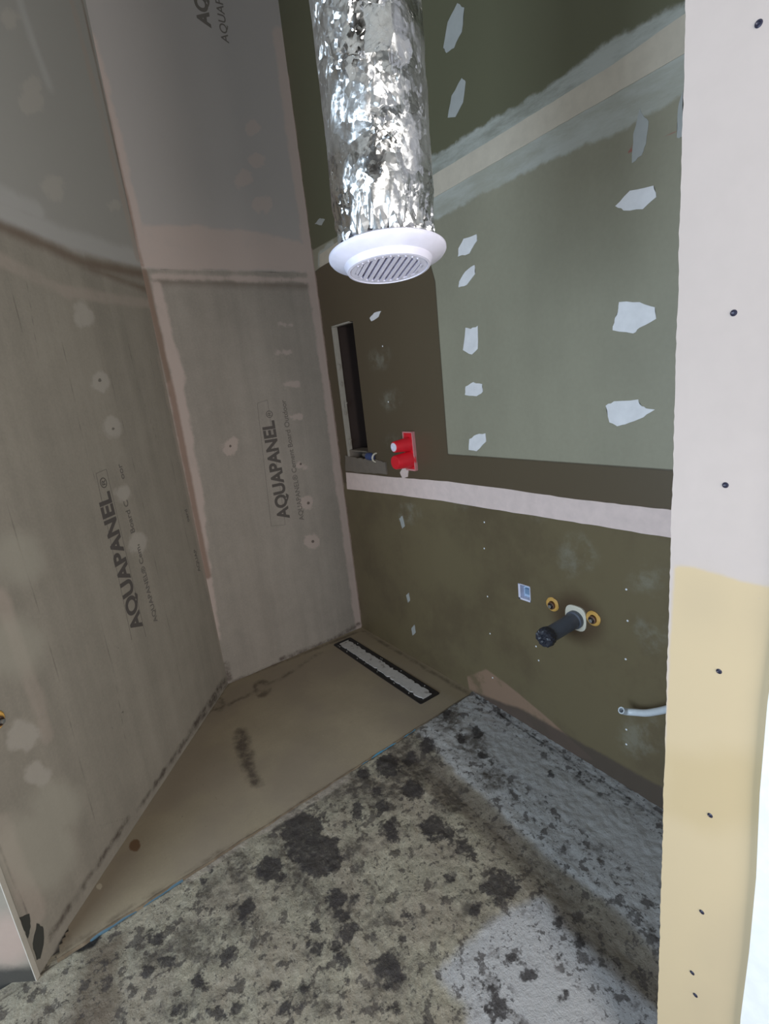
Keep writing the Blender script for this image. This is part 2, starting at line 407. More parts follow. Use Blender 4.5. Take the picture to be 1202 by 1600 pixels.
for pts in [
    [(962, 322), (985, 298), (1022, 290), (1026, 308), (1005, 327), (975, 329)],
    [(968, 472), (1000, 472), (1024, 480), (1026, 498), (1000, 512), (990, 521), (958, 516), (961, 500), (966, 488)],
    [(947, 634), (960, 627), (998, 624), (1002, 633), (1010, 638), (1024, 640), (1006, 652), (985, 660), (965, 666), (953, 660)],
    [(728, 512), (736, 514), (747, 509), (747, 545), (738, 554), (724, 547)],
    [(728, 604), (740, 597), (754, 600), (755, 612), (745, 619), (727, 617)],
    [(734, 686), (745, 679), (759, 677), (760, 690), (745, 705), (733, 703)],
    [(717, 388), (725, 373), (745, 366), (746, 376), (734, 396), (716, 401)],
    [(718, 440), (728, 424), (742, 414), (743, 428), (730, 445), (717, 449)],
    [(578, 497), (585, 489), (596, 486), (592, 495), (581, 502)]]:
    chip('filler_patch', GREEN, pts, M_plaster, wall_right)
for pts in [
    [(693, 75), (700, 35), (715, 5), (726, 12), (722, 50), (710, 75), (698, 83)],
    [(700, 184), (706, 150), (722, 122), (728, 128), (724, 160), (712, 183)],
    [(988, 255), (990, 210), (1000, 170), (1006, 182), (1014, 190), (1010, 225), (1003, 243)],
    [(1058, 215), (1060, 170), (1068, 142), (1068, 215)],
    [(492, 350), (500, 341), (508, 343), (503, 352)],
    [(624, 810), (629, 806), (633, 822), (629, 826)],
    [(635, 930), (639, 926), (641, 938), (638, 942)], [(643, 982), (648, 976), (650, 988), (645, 993)]]:
    chip('filler_patch', GREEN, pts, M_plaster_dim, wall_right, h=.001)
def band(name, pl, top, bot, mat, parent, h, jag):
    return chip(name, pl, top + bot[::-1], mat, parent, h=h, jag=jag, sub=8)
band('joint_tape', GREEN, [(500, 398), (640, 297), (680, 272), (760, 224), (850, 168), (960, 100), (1090, 8)],
     [(500, 418), (640, 336), (680, 308), (760, 262), (850, 210), (960, 147), (1090, 72)], M_tape_up, wall_right, .0015, .0008)
band('joint_tape', GREEN, [(541, 738), (620, 746), (700, 752), (800, 765), (900, 780), (1000, 791), (1060, 798)],
     [(543, 764), (620, 773), (690, 782), (760, 794), (850, 808), (950, 824), (1060, 842)], M_tape, wall_right, .0022, .0012)

def cyl(bm, c, d, r0, r1, L, n=28, cap0=True, cap1=True, inner=None):
    """tube from c along d"""
    d = Vector(d).normalized(); q = d.to_track_quat('Z', 'Y'); c = Vector(c)
    rings = []
    for r, z in ((r0, 0), (r1, L)):
        rings.append([bm.verts.new(c + q @ Vector((r * math.cos(2 * math.pi * i / n), r * math.sin(2 * math.pi * i / n), z))) for i in range(n)])
    for i in range(n): j = (i + 1) % n; bm.faces.new((rings[0][i], rings[0][j], rings[1][j], rings[1][i]))
    if cap0: bm.faces.new(rings[0][::-1])
    if cap1: bm.faces.new(rings[1])
def lathe(bm, c, d, prof, n=48, close=False):
    d = Vector(d).normalized(); q = d.to_track_quat('Z', 'Y'); c = Vector(c); R = []
    for r, z in prof:
        R.append([bm.verts.new(c + q @ Vector((r * math.cos(2 * math.pi * i / n), r * math.sin(2 * math.pi * i / n), z))) for i in range(n)] if r > 1e-6 else [bm.verts.new(c + q @ Vector((0, 0, z)))])
    prs = list(zip(R, R[1:]))
    if close: prs.append((R[-1], R[0]))
    for a, b in prs:
        for i in range(n):
            j = (i + 1) % n
            if len(a) == 1: bm.faces.new((a[0], b[j], b[i]))
            elif len(b) == 1: bm.faces.new((a[i], a[j], b[0]))
            else: bm.faces.new((a[i], a[j], b[j], b[i]))
def box(bm, pl, a0, a1, b0, b1, h0, h1):
    v = [bm.verts.new(pl.P(a, b, h)) for h in (h0, h1) for b in (b0, b1) for a in (a0, a1)]
    for f in ((0, 1, 3, 2), (4, 6, 7, 5), (0, 4, 5, 1), (2, 3, 7, 6), (0, 2, 6, 4), (1, 5, 7, 3)): bm.faces.new([v[i] for i in f])
def mb(name, bm, mat, parent=None, smooth=False, bevel=0):
    bmesh.ops.recalc_face_normals(bm, faces=bm.faces)
    me = bpy.data.meshes.new(name); bm.to_mesh(me); bm.free(); o = link(name, me, mat, parent)
    if smooth:
        me.polygons.foreach_set('use_smooth', [True] * len(me.polygons)); me.set_sharp_from_angle(angle=math.radians(35))
    if bevel:
        b = o.modifiers.new('b', 'BEVEL'); b.width = bevel; b.segments = 2; b.limit_method = 'ANGLE'
    return o
def empty(name, loc):
    o = bpy.data.objects.new(name, None); COL.objects.link(o); o.location = loc; o.empty_display_size = .05
    bpy.context.view_layer.update() if False else None
    return o

# screw heads of the green board: small pale dots, seen as plain spots
scr_proto = None
def screw(pl, u, v, mat, parent, r):
    a, b = pl.at(u, v); bm = bmesh.new()
    lathe(bm, pl.P(a, b, -.001), pl.n, [(0, 0), (r, 0), (r, .0015), (r * .6, .0024), (r * .4, .0014), (0, .0012)], 16)
    return mb('screw_head', bm, mat, parent, True)
for p in [(979, 921), (981, 970), (978, 1030), (979, 1140), (979, 1163), (757, 857), (757, 816), (762, 932), (766, 990), (770, 1059), (842, 1032), (838, 1010), (598, 541), (607, 628)]:
    screw(GREEN, *p, M_white_paint, wall_right, .0036)

# recess in the green wall
a0, a1, b0, b1 = NICHE
bm = bmesh.new()
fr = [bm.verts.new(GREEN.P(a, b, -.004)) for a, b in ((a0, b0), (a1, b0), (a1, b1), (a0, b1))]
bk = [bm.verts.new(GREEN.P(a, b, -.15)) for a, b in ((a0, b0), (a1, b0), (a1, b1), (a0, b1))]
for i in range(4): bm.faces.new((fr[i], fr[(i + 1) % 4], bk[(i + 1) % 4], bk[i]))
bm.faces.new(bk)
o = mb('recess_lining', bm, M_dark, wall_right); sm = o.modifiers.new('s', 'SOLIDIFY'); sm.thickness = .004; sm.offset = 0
bm = bmesh.new()
for (x0, x1, y0, y1) in ((a0 - .006, a0, b0, b1), (a0 + .004, a0 + .010, b0, b1)): box(bm, GREEN, x0, x1, y0, y1, -.02, .006)
box(bm, GREEN, a0, a0 + .004, b0, b1, -.02, .002)
box(bm, GREEN, a0 - .006, a1 - .03, b1 - .004, b1 + .003, -.02, .006)
rt = mb('edge_profile', bm, M_bead, wall_right); rt['label'] = 'pale metal edge profile round the recess'
for (u, v, s) in ((530, 573, 9), (534, 600, 6), (540, 632, 10), (540, 645, 6), (546, 690, 12)):
    pa, pb = GREEN.at(u, v); k = s * .0022
    chip('mortar_drip', GREEN, [(pa, pb - k), (pa + k * .5, pb - k * .1), (pa + k * 1.0, pb + k * .5), (pa + k * .2, pb + k * .3), (pa, pb + k)], M_bead, wall_right, h=.004, px=False, jag=.0006)

# concealed pipe channel with a blue fitting in the foot of the recess
ch = empty('pipe_channel', GREEN.P(.22, 1.03, 0)); tag(ch, 'dusty metal pipe channel lying in the foot of the dark wall recess', 'pipe channel')
bm = bmesh.new(); A0, B0 = .125, 1.085
box(bm, GREEN, A0, .318, B0, B0 + .006, -.09, .002); box(bm, GREEN, A0, .318, B0 + .050, B0 + .056, -.09, .002); box(bm, GREEN, A0, .318, B0, B0 + .056, -.09, -.084)
box(bm, GREEN, A0, A0 + .006, B0, B0 + .056, -.09, .002); box(bm, GREEN, .30, .318, B0, B0 + .056, -.09, .002)
mb('channel', bm, M_wood, ch, bevel=.001)
bm = bmesh.new(); cyl(bm, GREEN.P(.225, B0 + .028, -.03), (0, -1, 0), .012, .012, .08); mb('copper_stub', bm, M_wood, ch, True)
bm = bmesh.new(); cyl(bm, GREEN.P(.315, B0 + .03, .004), (0, -1, 0), .020, .020, .035); cyl(bm, GREEN.P(.35, B0 + .03, .004), (0, -1, 0), .016, .016, .022); mb('blue_fitting', bm, M_bluefit, ch, True)
bm = bmesh.new(); cc = GREEN.P(.385, B0 + .028, .004)
lathe(bm, cc, (0, -1, -.15), [(.020, 0), (.026, 0), (.026, .007), (.020, .007)], 28, True); mb('white_ring', bm, M_gasket, ch, True)
chip('mortar_infill', GREEN, [GREEN.at(*q) for q in [(541, 711), (560, 716), (585, 717), (604, 722), (606, 741), (575, 739), (542, 736)]], simple('grey_mortar', (118, 108, 98), .85, bump=((40, .6, .006),)), wall_right, h=.008, px=False, jag=.004, sub=5)

# red first-fix box
RA, RB = GREEN.at(643, 704)
rb = empty('mixer_protection_box', GREEN.P(RA, RB, 0)); tag(rb, 'red plastic mixer protection box with two round plugs on the green wall', 'plumbing box')
w, h = .034, .088
bm = bmesh.new()
box(bm, GREEN, RA - w, RA + w, RB - h, RB + h, -.02, .012)
mb('back_plate', bm, M_red, rb, bevel=.003)
bm = bmesh.new()
for q in ((RA - w - .003, RA - w + .002, RB - h - .003, RB + h + .003), (RA + w - .002, RA + w + .003, RB - h - .003, RB + h + .003), (RA - w, RA + w, RB + h - .002, RB + h + .003), (RA - w, RA + w, RB - h - .006, RB - h + .002)):
    box(bm, GREEN, *q, -.01, .016)
mb('rim', bm, simple('plaster_smeared_rim', (206, 140, 140), .7), rb)
for k, (db, L, r0, r1) in enumerate(((.032, .085, .033, .026), (-.040, .088, .039, .033))):
    bm = bmesh.new(); lathe(bm, GREEN.P(RA - .002, RB + db, .010), GREEN.n, [(r0 + .004, 0), (r0, .006), (r1, L), (r1 - .002, L + .004), (0, L + .004)], 32)
    pg = mb('plug', bm, M_red, rb, True)
    if k == 0:
        bm = bmesh.new(); lathe(bm, GREEN.P(RA - .002, RB + db, .010 + L + .004), GREEN.n, [(.020, -.001), (.020, .003), (.010, .004), (.009, .001), (0, .001)], 28)
        mb('pipe_end', bm, M_white, pg, True)
chip('mortar_smear', GREEN, [(626, 738), (632, 728), (640, 730), (638, 745), (630, 748)], M_tape, wall_right, h=.004)

# white wall box, left of the pipe
jo = empty('electrical_box', GREEN.P(JB[0], JB[1], 0)); tag(jo, 'small square pale blue wall box with a white edge let into green board', 'electrical box')
bm = bmesh.new(); a0, a1, b0, b1 = jb
box(bm, GREEN, a0 + .002, a1 - .002, b0 + .002, b1 - .002, -.05, -.022); mb('box_back', bm, M_bracket, jo)
bm = bmesh.new()
for q in ((a0, a0 + .010, b0, b1), (a1 - .003, a1, b0, b1), (a0, a1, b0, b0 + .008), (a0, a1, b1 - .003, b1)): box(bm, GREEN, *q, -.05, .003)
mb('box_frame', bm, M_white, jo, bevel=.001)
bm = bmesh.new()
for q in ((a0 + .014, b1 - .012), (a1 - .012, b0 + .016)): box(bm, GREEN, q[0] - .004, q[0] + .004, q[1] - .004, q[1] + .004, -.022, -.016)
box(bm, GREEN, JB[0] - .010, JB[0] + .014, JB[1] - .012, JB[1] + .012, -.022, -.014)
mb('terminal', bm, simple('blue_grey_terminal', (120, 146, 176), .4), jo)

# waste pipe with gasket
PA, PB = GREEN.at(901, 965)
wp = empty('waste_pipe', GREEN.P(PA, PB, 0)); tag(wp, 'dark grey waste pipe stub with a taped crumpled end in a cream gasket', 'waste pipe')
pdir = Vector((-1, .0, -.02)).normalized()
bm = bmesh.new(); nseg = 40; prof = []
def sq(t, r, p=3.2):
    c, s = math.cos(t), math.sin(t); k = (abs(c) ** p + abs(s) ** p) ** (-1 / p); return r * k * c, r * k * s
inn = []; out_ = []
for hgt, lst in ((-.001, 0), (.006, 1)):
    R1 = [bm.verts.new(GREEN.P(PA + sq(2 * math.pi * i / nseg, .043)[0], PB + .0 + sq(2 * math.pi * i / nseg, .048)[1], hgt)) for i in range(nseg)]
    R0 = [bm.verts.new(GREEN.P(PA + .030 * math.cos(2 * math.pi * i / nseg), PB - .004 + .030 * math.sin(2 * math.pi * i / nseg), hgt)) for i in range(nseg)]
    inn.append(R0); out_.append(R1)
for i in range(nseg):
    j = (i + 1) % nseg
    bm.faces.new((out_[0][i], out_[0][j], out_[1][j], out_[1][i])); bm.faces.new((out_[1][i], out_[1][j], inn[1][j], inn[1][i])); bm.faces.new((inn[1][i], inn[1][j], inn[0][j], inn[0][i]))
mb('gasket', bm, M_gasket, wp, True)
bm = bmesh.new(); lathe(bm, GREEN.P(PA, PB - .004, -.01), pdir, [(.034, 0), (.034, .03), (.0295, .034), (.028, .18)], 36); mb('pipe', bm, M_blackpl, wp, True)
bm = bmesh.new(); lathe(bm, Vector(GREEN.P(PA, PB - .004, -.01)) + pdir * .165, pdir, [(.029, 0), (.032, .006), (.034, .02), (.033, .030), (.030, .038), (.018, .040), (.010, .034), (0, .040)], 40)
for vv in bm.verts: vv.co += Vector([rnd.uniform(-.0022, .0022) for _ in range(3)])
mb('taped_end', bm, M_blacktape, wp)

def fitting(pl, a, b, lab, s=1.12):
    t = empty('threaded_fitting', pl.P(a, b, 0)); tag(t, lab, 'pipe fitting')
    bm = bmesh.new(); lathe(bm, pl.P(a, b, -.001), pl.n, [(.013 * s, 0), (.024 * s, 0), (.025 * s, .004), (.021 * s, .007), (.013 * s, .006)], 28, True)
    for vv in bm.verts:
        if noise.noise(vv.co * 60) > .25: vv.co -= Vector(pl.n) * .002
    mb('yellow_gasket', bm, M_yellow, t, True)
    bm = bmesh.new(); lathe(bm, pl.P(a, b - .003, -.001), pl.n, [(.014 * s, 0), (.013 * s, .014), (.009 * s, .015), (.008 * s, .005), (0, .005)], 24); mb('socket', bm, M_brass, t, True)
    bm = bmesh.new(); lathe(bm, pl.P(a, b - .003, .002), pl.n, [(.006 * s, 0), (.006 * s, .020), (0, .021)], 18); mb('stub', bm, M_steel, t, True)
    return t
fitting(GREEN, *GREEN.at(864, 944), 'brass fitting in a yellow gasket between the wall box and the waste pipe')
fitting(GREEN, *GREEN.at(928, 966), 'brass fitting in a yellow gasket beside the cream gasket, towards the pale hose')
fitting(LEFT, *LEFT.at(-6, 1126), 'yellow gasket fitting on the slanted cement board wall above the shower floor', 1.0)

# ------------------------------------------------------------------ hose
hy = -2.115
hp = []
for u, v, x in ((971, 1110, -.080), (979, 1112, -.058), (992, 1113, -.048), (1010, 1114, -.05), (1030, 1111, -.06), (1050, 1106, -.08), (1085, 1094, -.11)):
    d = wdir(u, v); t = (x - CAM[0]) / d[0]; hp.append(Vector(CAM + d * t))
cu = bpy.data.curves.new('hose_path', 'CURVE'); cu.dimensions = '3D'; sp = cu.splines.new('BEZIER'); sp.bezier_points.add(len(hp) - 1)
for bp, p in zip(sp.bezier_points, hp): bp.co = p; bp.handle_left_type = bp.handle_right_type = 'AUTO'
def sweep(bm, pts, r, n=20, inner=None):
    rings = []
    for i, p in enumerate(pts):
        t = (pts[min(i + 1, len(pts) - 1)] - pts[max(i - 1, 0)]).normalized(); q = t.to_track_quat('Z', 'Y')
        rings.append([bm.verts.new(p + q @ Vector((r * math.cos(2 * math.pi * k / n), r * math.sin(2 * math.pi * k / n), 0))) for k in range(n)])
    for a, b in zip(rings, rings[1:]):
        for k in range(n): bm.faces.new((a[k], a[(k + 1) % n], b[(k + 1) % n], b[k]))
    return rings
def catmull(P, m=6):
    out = []
    for i in range(len(P) - 1):
        p0, p1, p2, p3 = P[max(i - 1, 0)], P[i], P[i + 1], P[min(i + 2, len(P) - 1)]
        for k in range(m):
            t = k / m; out.append(.5 * ((2 * p1) + (p2 - p0) * t + (2 * p0 - 5 * p1 + 4 * p2 - p3) * t * t + (3 * p1 - p0 - 3 * p2 + p3) * t ** 3))
    return out + [P[-1]]
bpy.data.curves.remove(cu)
bm = bmesh.new(); pts = catmull(hp); ro = sweep(bm, pts, .0115); ri = sweep(bm, pts, .0078)
for k in range(20): bm.faces.new((ro[0][k], ro[0][(k + 1) % 20], ri[0][(k + 1) % 20], ri[0][k]))
ho = empty('drain_hose', hp[-1]); tag(ho, 'pale plastic hose poking out along the green wall by the partition edge', 'hose')
mb('hose', bm, M_hose, ho, True)
bm = bmesh.new(); t0 = (hp[0] - hp[1]).normalized(); cyl(bm, hp[0] - t0 * .02, t0, .0077, .0077, .002); mb('bore_disc', bm, M_dark, ho)  # dark disc standing in for the shade inside the hose

# ------------------------------------------------------------------ the back wall
def both(*fs): return lambda A, B: np.maximum.reduce([f(A, B) for f in fs])
b_attrs = dict(
    upper=lambda A, B: np.clip(B - 2.095, -.4, .4),
    seam=lines(BACK, [(.012, [(245, 440), (500, 448)])]),
    pinkplaster=both(lines(BACK, [(.045, [(440, 60), (490, 425)]), (.040, [(490, 430), (565, 985)]), (.030, [(140, 60), (225, 410)]), (.012, [(240, 432), (495, 438)])]),
                     polys(BACK, [[(222, 352), (300, 352), (400, 362), (495, 385), (495, 425), (225, 420)], [(236, 440), (250, 440), (290, 600), (278, 640)], [(262, 600), (278, 575), (290, 620), (300, 680), (318, 780), (330, 900), (345, 1000), (330, 990), (300, 800)]])),
    cornerbrown=lines(BACK, [(.006, [(128, 0), (222, 415)]), (.014, [(225, 425), (270, 620), (325, 900)])]),
    crack=lines(BACK, [(.001, [(250, 421), (330, 421), (400, 424), (480, 428)]), (.0006, [(440, 428), (440, 446)]), (.0006, [(455, 428), (455, 440)]), (.0006, [(465, 428), (465, 442)])]),
    dab=both(lines(BACK, [(.007, [(437, 507), (455, 508)]), (.007, [(433, 551), (455, 551)]), (.012, [(445, 601), (466, 600)]), (.012, [(455, 650), (470, 652)]), (.012, [(468, 725), (476, 730)])]),
             blobs(BACK, [(359, 698, 12), (480, 785, 11), (487, 846, 12), (363, 690, 9), (380, 280, 13), (395, 200, 11), (402, 250, 12), (410, 320, 14)])),
    dot=blobs(BACK, [(482, 786, 2.4), (489, 846, 2.4), (360, 697, 2.2), (470, 725, 2)]),
    base=both(lines(BACK, [(.004, [(355, 1068), (565, 985)]), (.014, [(440, 1030), (520, 1000), (560, 975)]), (.022, [(357, 1060), (352, 1040)])])))
back_b = np.arange(-.08, 3.72, .007)
wall_back = tag(grid('wall_back', BACK, np.arange(0, .8801, .008), back_b, b_attrs, M_back), kind='structure')

# ------------------------------------------------------------------ the slanted left wall
l_attrs = dict(
    upper=lambda A, B: np.clip(B - (2.075 + .03 * np.exp(-A * 4)), -.4, .4),
    uplight=lines(LEFT, [(.035, [(0, 330), (110, 375), (215, 405)]), (.02, [(30, 0), (75, 130)]), (.03, [(-10, 300), (60, 330)])]),
    pinkplaster=both(lines(LEFT, [(.020, [(0, 405), (100, 455), (235, 475)]), (.018, [(250, 560), (300, 800), (350, 1030)]), (.02, [(112, 0), (215, 400)]),
                                  (.022, [(0, 930), (60, 1100), (75, 1150)]), (.03, [(0, 1290), (30, 1370), (60, 1430)])])),
    seam=lines(LEFT, [(.018, [(0, 352), (60, 378), (130, 410), (220, 428)]), (.010, [(130, 415), (235, 455)])]),
    cornerbrown=lines(LEFT, [(.006, [(128, 0), (222, 415)]), (.010, [(228, 425), (280, 690), (340, 980)])]),
    crack=lines(LEFT, [(.003, [(-20, 1270), (0, 1325), (47, 1440)]), (.0012, [(0, 745), (40, 890), (70, 980), (110, 1130), (150, 1290)]), (.001, [(140, 450), (165, 560), (215, 750), (290, 1100)]), (.0012, [(90, 500), (130, 690), (165, 800)]),
                       (.0012, [(185, 470), (215, 600), (250, 700)]), (.001, [(40, 430), (60, 560)]), (.001, [(235, 560), (262, 690), (300, 880)]), (.0012, [(10, 420), (35, 520)]),
                       (.001, [(155, 960), (180, 1060), (200, 1180)]), (.0012, [(150, 1292), (210, 1275)])]),
    dab=blobs(LEFT, [(132, 495, 16), (128, 480, 10), (157, 596, 15), (177, 668, 17), (192, 770, 12), (216, 850, 15), (82, 290, 17), (88, 300, 14), (50, 160, 18), (50, 135, 14), (15, 30, 14), (35, 1150, 26), (60, 1210, 20), (180, 320, 9)]),
    dot=blobs(LEFT, [(156, 594, 3), (177, 670, 2.4), (217, 852, 2), (184, 1012, 2), (192, 1113, 2.2), (175, 1137, 2)]),
    lowlight=blobs(LEFT, [(60, 1330, 60), (20, 1010, 50), (30, 870, 40), (90, 1260, 40)]),
    base=both(lines(LEFT, [(.006, [(355, 1068), (215, 1265)]), (.018, [(352, 1062), (300, 1140)]), (.010, [(300, 1140), (240, 1230)]), (.01, [(200, 1280), (80, 1460)])])))
wall_left = tag(grid('wall_left', LEFT, np.arange(0, 1.4181, .008), np.arange(-.08, 3.72, .009), l_attrs, M_left), kind='structure')
for o, pl in ((wall_left, LEFT),):
    e = pl.P(1.418, 0, 0)
    bm = bmesh.new(); c = [pl.P(1.410, -.08, .003), pl.P(1.424, -.08, .003), pl.P(1.424, -.08, -.03), pl.P(1.418, -.08, -.03), pl.P(1.418, -.08, 0.0), pl.P(1.410, -.08, 0.0)]
    lo = [bm.verts.new(x) for x in c]; hi = [bm.verts.new(x + Vector((0, 0, 3.7))) for x in c]
    for i in range(6): bm.faces.new((lo[i], lo[(i + 1) % 6], hi[(i + 1) % 6], hi[i]))
    bm.faces.new(hi)
    mb('corner_bead', bm, M_bead, o)
    gapm = simple('dark_gap', (50, 50, 46), .9)  # dark raised patches paint the shade of open gaps
    chip('gap_patch', pl, [(30, 1434), (45, 1428), (47, 1448), (43, 1466), (36, 1452)], gapm, o, h=.002, jag=.003)
    chip('gap_patch', pl, [(57, 1443), (66, 1448), (68, 1466), (62, 1498), (57, 1500), (51, 1474)], gapm, o, h=.002, jag=.003)
RET = Plane(LEFT.P(1.424, 0, 0), (-.81, .586, 0), n=(-.586, -.81, 0))
wr = grid('wall_left_return', RET, np.arange(0, 2.3, .02), np.arange(-.08, 3.72, .02), dict(base=lambda A, B: .05 - B, pink=blobs(RET, [(10, 1470, 40)])),
    surface('return_plaster', lin((124, 118, 108)), var=((4, .12), (60, .05)), rough=.85, bump=((50, .2, .002),), layers=[
        dict(attr='pink', col=lin((160, 138, 128)), soft=.04, op=.6), dict(attr='base', col=lin((60, 58, 54)), soft=.02, amp=.02, scale=14)]), thick=.06)
tag(wr, kind='structure')

# stencilled lettering on the boards
def text(body, pl, a, b, size, mat, parent, roll=90, bold=0.0, w=1.0):
    c = bpy.data.curves.new('printed_text', 'FONT'); c.body = body; c.size = size; c.extrude = .0003; c.offset = bold; c.space_character = w
    c.materials.append(mat); o = bpy.data.objects.new('printed_text', c); COL.objects.link(o)
    rot = pl.rot(); o.matrix_world = Matrix.Translation(pl.P(a, b, .0007)) @ rot.to_4x4() @ Matrix.Rotation(math.radians(roll), 4, 'Z')
    o.parent = parent; return o
def frame_line(pl, pts, parent, w=.0008):
    q = pl.poly(pts)
    for (x0, y0), (x1, y1) in zip(q, q[1:]):
        d = Vector((x1 - x0, y1 - y0)).normalized() * w; n = (-d.y, d.x)
        chip('printed_line', pl, [(x0 - n[0], y0 - n[1]), (x1 - n[0], y1 - n[1]), (x1 + n[0], y1 + n[1]), (x0 + n[0], y0 + n[1])], M_ink2, parent, h=.0005, px=False, jag=0, sub=1)
def label_on(pl, big0, big1, parent, small0, ink=None, small='AQUAPANEL\u00ae Cement Board Outdoor', ssize=.045, sc_=1.0, bigtxt='AQUAPANEL'):
    a0, b0 = pl.at(*big0); a1, b1 = pl.at(*big1)
    L = b1 - b0; size = L / 6.0 * 1.0
    o = text(bigtxt, pl, a0, b0, size, ink or M_ink, parent, bold=.0034)
    bpy.context.view_layer.update(); o.scale = (1, 1, 1)
    k = L / o.dimensions.x if bigtxt == 'AQUAPANEL' else sc_
    o.matrix_world = o.matrix_world @ Matrix.Diagonal((k, k * 1.05, 1, 1))
    text('\u00ae', pl, a0, b0 + L + .01, size * k * .55, M_ink, parent)
    a2, b2 = pl.at(*small0); return text(small, pl, a2, b2, ssize, M_ink2, parent, bold=.0004)
label_on(BACK, (452, 808), (427, 655), wall_back, (475, 812), ssize=.040)
frame_line(BACK, [(424, 822), (402, 630), (418, 625), (446, 820), (424, 822)], wall_back)
label_on(LEFT, (222, 977), (177, 762), wall_left, (246, 970), small='AQUAPANEL\u00ae Cem', ssize=.038)
text('Board C', LEFT, *LEFT.at(211, 832), .040, M_ink2, wall_left, bold=.0004)
text('oor', LEFT, *LEFT.at(195, 748), .040, M_ink2, wall_left, bold=.0004)
text('AQUAP', LEFT, *LEFT.at(313, 892), .035, M_ink2, wall_left, bold=.0004)
text('oard', LEFT, *LEFT.at(296, 815), .035, M_ink2, wall_left, bold=.0004)
frame_line(LEFT, [(206, 1000), (150, 740), (166, 733), (228, 995)], wall_left)
label_on(BACK, (329, 42), (300, -150), wall_back, (358, 68), ink=M_ink2, ssize=.050)

# ------------------------------------------------------------------ shower floor slab
def ftray(A, B):
    Z = np.zeros_like(A)
    f = np.random.RandomState(2)
    Z += .0015 * np.sin(A * 7 + 1) * np.sin(B * 5) + .0008 * np.sin(A * 23 + B * 11)
    ca, cb = 0.18, 0.47
    Z += .012 * (np.clip(np.hypot((A - ca), (B - cb) * .6) / 1.6, 0, 1) - .3)
    return Z * .6
TH = lambda a: .985 + .042 * a            # the slab's front edge, a little skewed
DRAIN = (0.128, 0.242, 0.066, 0.878)
t_attrs = dict(
    lip=lambda A, B: .004 - np.abs(B - TH(A)),
    band=lambda A, B: np.clip(.10 - A, -.4, .4),
    smudge=both(lines(TRAY, [(.030, [(376, 1145), (385, 1185)]), (.020, [(385, 1190), (400, 1225)])])),
    brown=both(blobs(TRAY, [(211, 1323, 9), (213, 1318, 6)])),
    grime=both(lines(TRAY, [(.010, [(355, 1068), (565, 985)]), (.014, [(355, 1068), (215, 1270)]), (.01, [(205, 1280), (70, 1470)]), (.006, [(565, 985), (735, 1085)]), (.004, [(735, 1092), (400, 1297), (60, 1512)]),
                            (.012, [(360, 1100), (440, 1060), (500, 1020)])]), blobs(TRAY, [(95, 1470, 14), (410, 1075, 14), (340, 1100, 12)])),
    scratch=lines(TRAY, [(.001, [(280, 1320), (240, 1365), (215, 1375)]), (.001, [(400, 1260), (380, 1290)]), (.001, [(165, 1350), (95, 1440)]), (.0008, [(560, 1120), (520, 1150)]), (.0008, [(270, 1180), (350, 1260)])]),
    light=both(lines(TRAY, [(.001, [(480, 1140), (545, 1165)]), (.0008, [(92, 1445), (125, 1425)]), (.0015, [(400, 1270), (388, 1278)])]), blobs(TRAY, [(156, 1387, 5)])))
def keep_tray(a, b):
    lim = np.where(a < .874, 0, (a - .874) * (.754 / .657))
    return (b > lim - .03)
ts = np.concatenate([np.arange(-.0, 1.88, .009), DRAIN[:2]]); tb = np.concatenate([np.arange(0, .9, .009), np.linspace(.9, .985, 12), DRAIN[2:]])
ob = grid('floor_shower', TRAY, ts, tb, t_attrs, M_tray, disp=ftray, hole=[DRAIN], thick=.03, keep=keep_tray,
          warp=lambda A, B: B + np.clip((B - .9) / .085, 0, 1) * (.042 * A + .0015 * np.sin(A * 30) + .001 * np.sin(A * 83)))
tag(ob, kind='structure')

# drain channel
dc = empty('shower_drain_channel', (-.185, -.47, 0)); tag(dc, 'long linear shower drain with black membrane frame and mortar smeared cover in shower floor', 'shower drain')
a0, a1, b0, b1 = DRAIN
def rr(a0, a1, b0, b1, r, z, n=6):
    o = []
    for cx_, cy_, t in ((a1 - r, b1 - r, 0), (a0 + r, b1 - r, 90), (a0 + r, b0 + r, 180), (a1 - r, b0 + r, 270)):
        for k in range(n + 1): th = math.radians(t + 90 * k / n); o.append(Vector((-(cx_ + r * math.cos(th)), -(cy_ + r * math.sin(th)), z)))
    return o
def ring(bm, O, I, top=True):
    vo = [bm.verts.new(p) for p in O]; vi = [bm.verts.new(p) for p in I]
    for i in range(len(vo)): j = (i + 1) % len(vo); bm.faces.new((vo[i], vo[j], vi[j], vi[i]))
    return vo, vi
bm = bmesh.new(); R = [rr(a0 - .004, a1 + .004, b0 - .004, b1 + .004, .010, -.02), rr(a0 - .004, a1 + .004, b0 - .004, b1 + .004, .010, .003), rr(a0 + .006, a1 - .006, b0 + .006, b1 - .006, .008, .004), rr(a0 + .026, a1 - .026, b0 + .024, b1 - .024, .006, -.003), rr(a0 + .028, a1 - .028, b0 + .026, b1 - .026, .006, -.02)]
RV = [[bm.verts.new(p) for p in r] for r in R]
for x, y in zip(RV, RV[1:]):
    for i in range(len(x)): j = (i + 1) % len(x); bm.faces.new((x[i], x[j], y[j], y[i]))
bm.faces.new(RV[0]); bm.faces.new(RV[-1])
mb('membrane_frame', bm, M_rubber, dc, True)
pts = []
NP = 60
for i in range(NP + 1): t = i / NP; pts.append((a0 + .024 + rnd.uniform(-.003, .005) + (.006 if rnd.random() < .15 else 0), b0 + .020 + t * (b1 - b0 - .040)))
for i in range(NP + 1): t = 1 - i / NP; pts.append((a1 - .024 + rnd.uniform(-.003, .003) + (-.006 if rnd.random() < .12 else 0), b0 + .020 + t * (b1 - b0 - .040)))
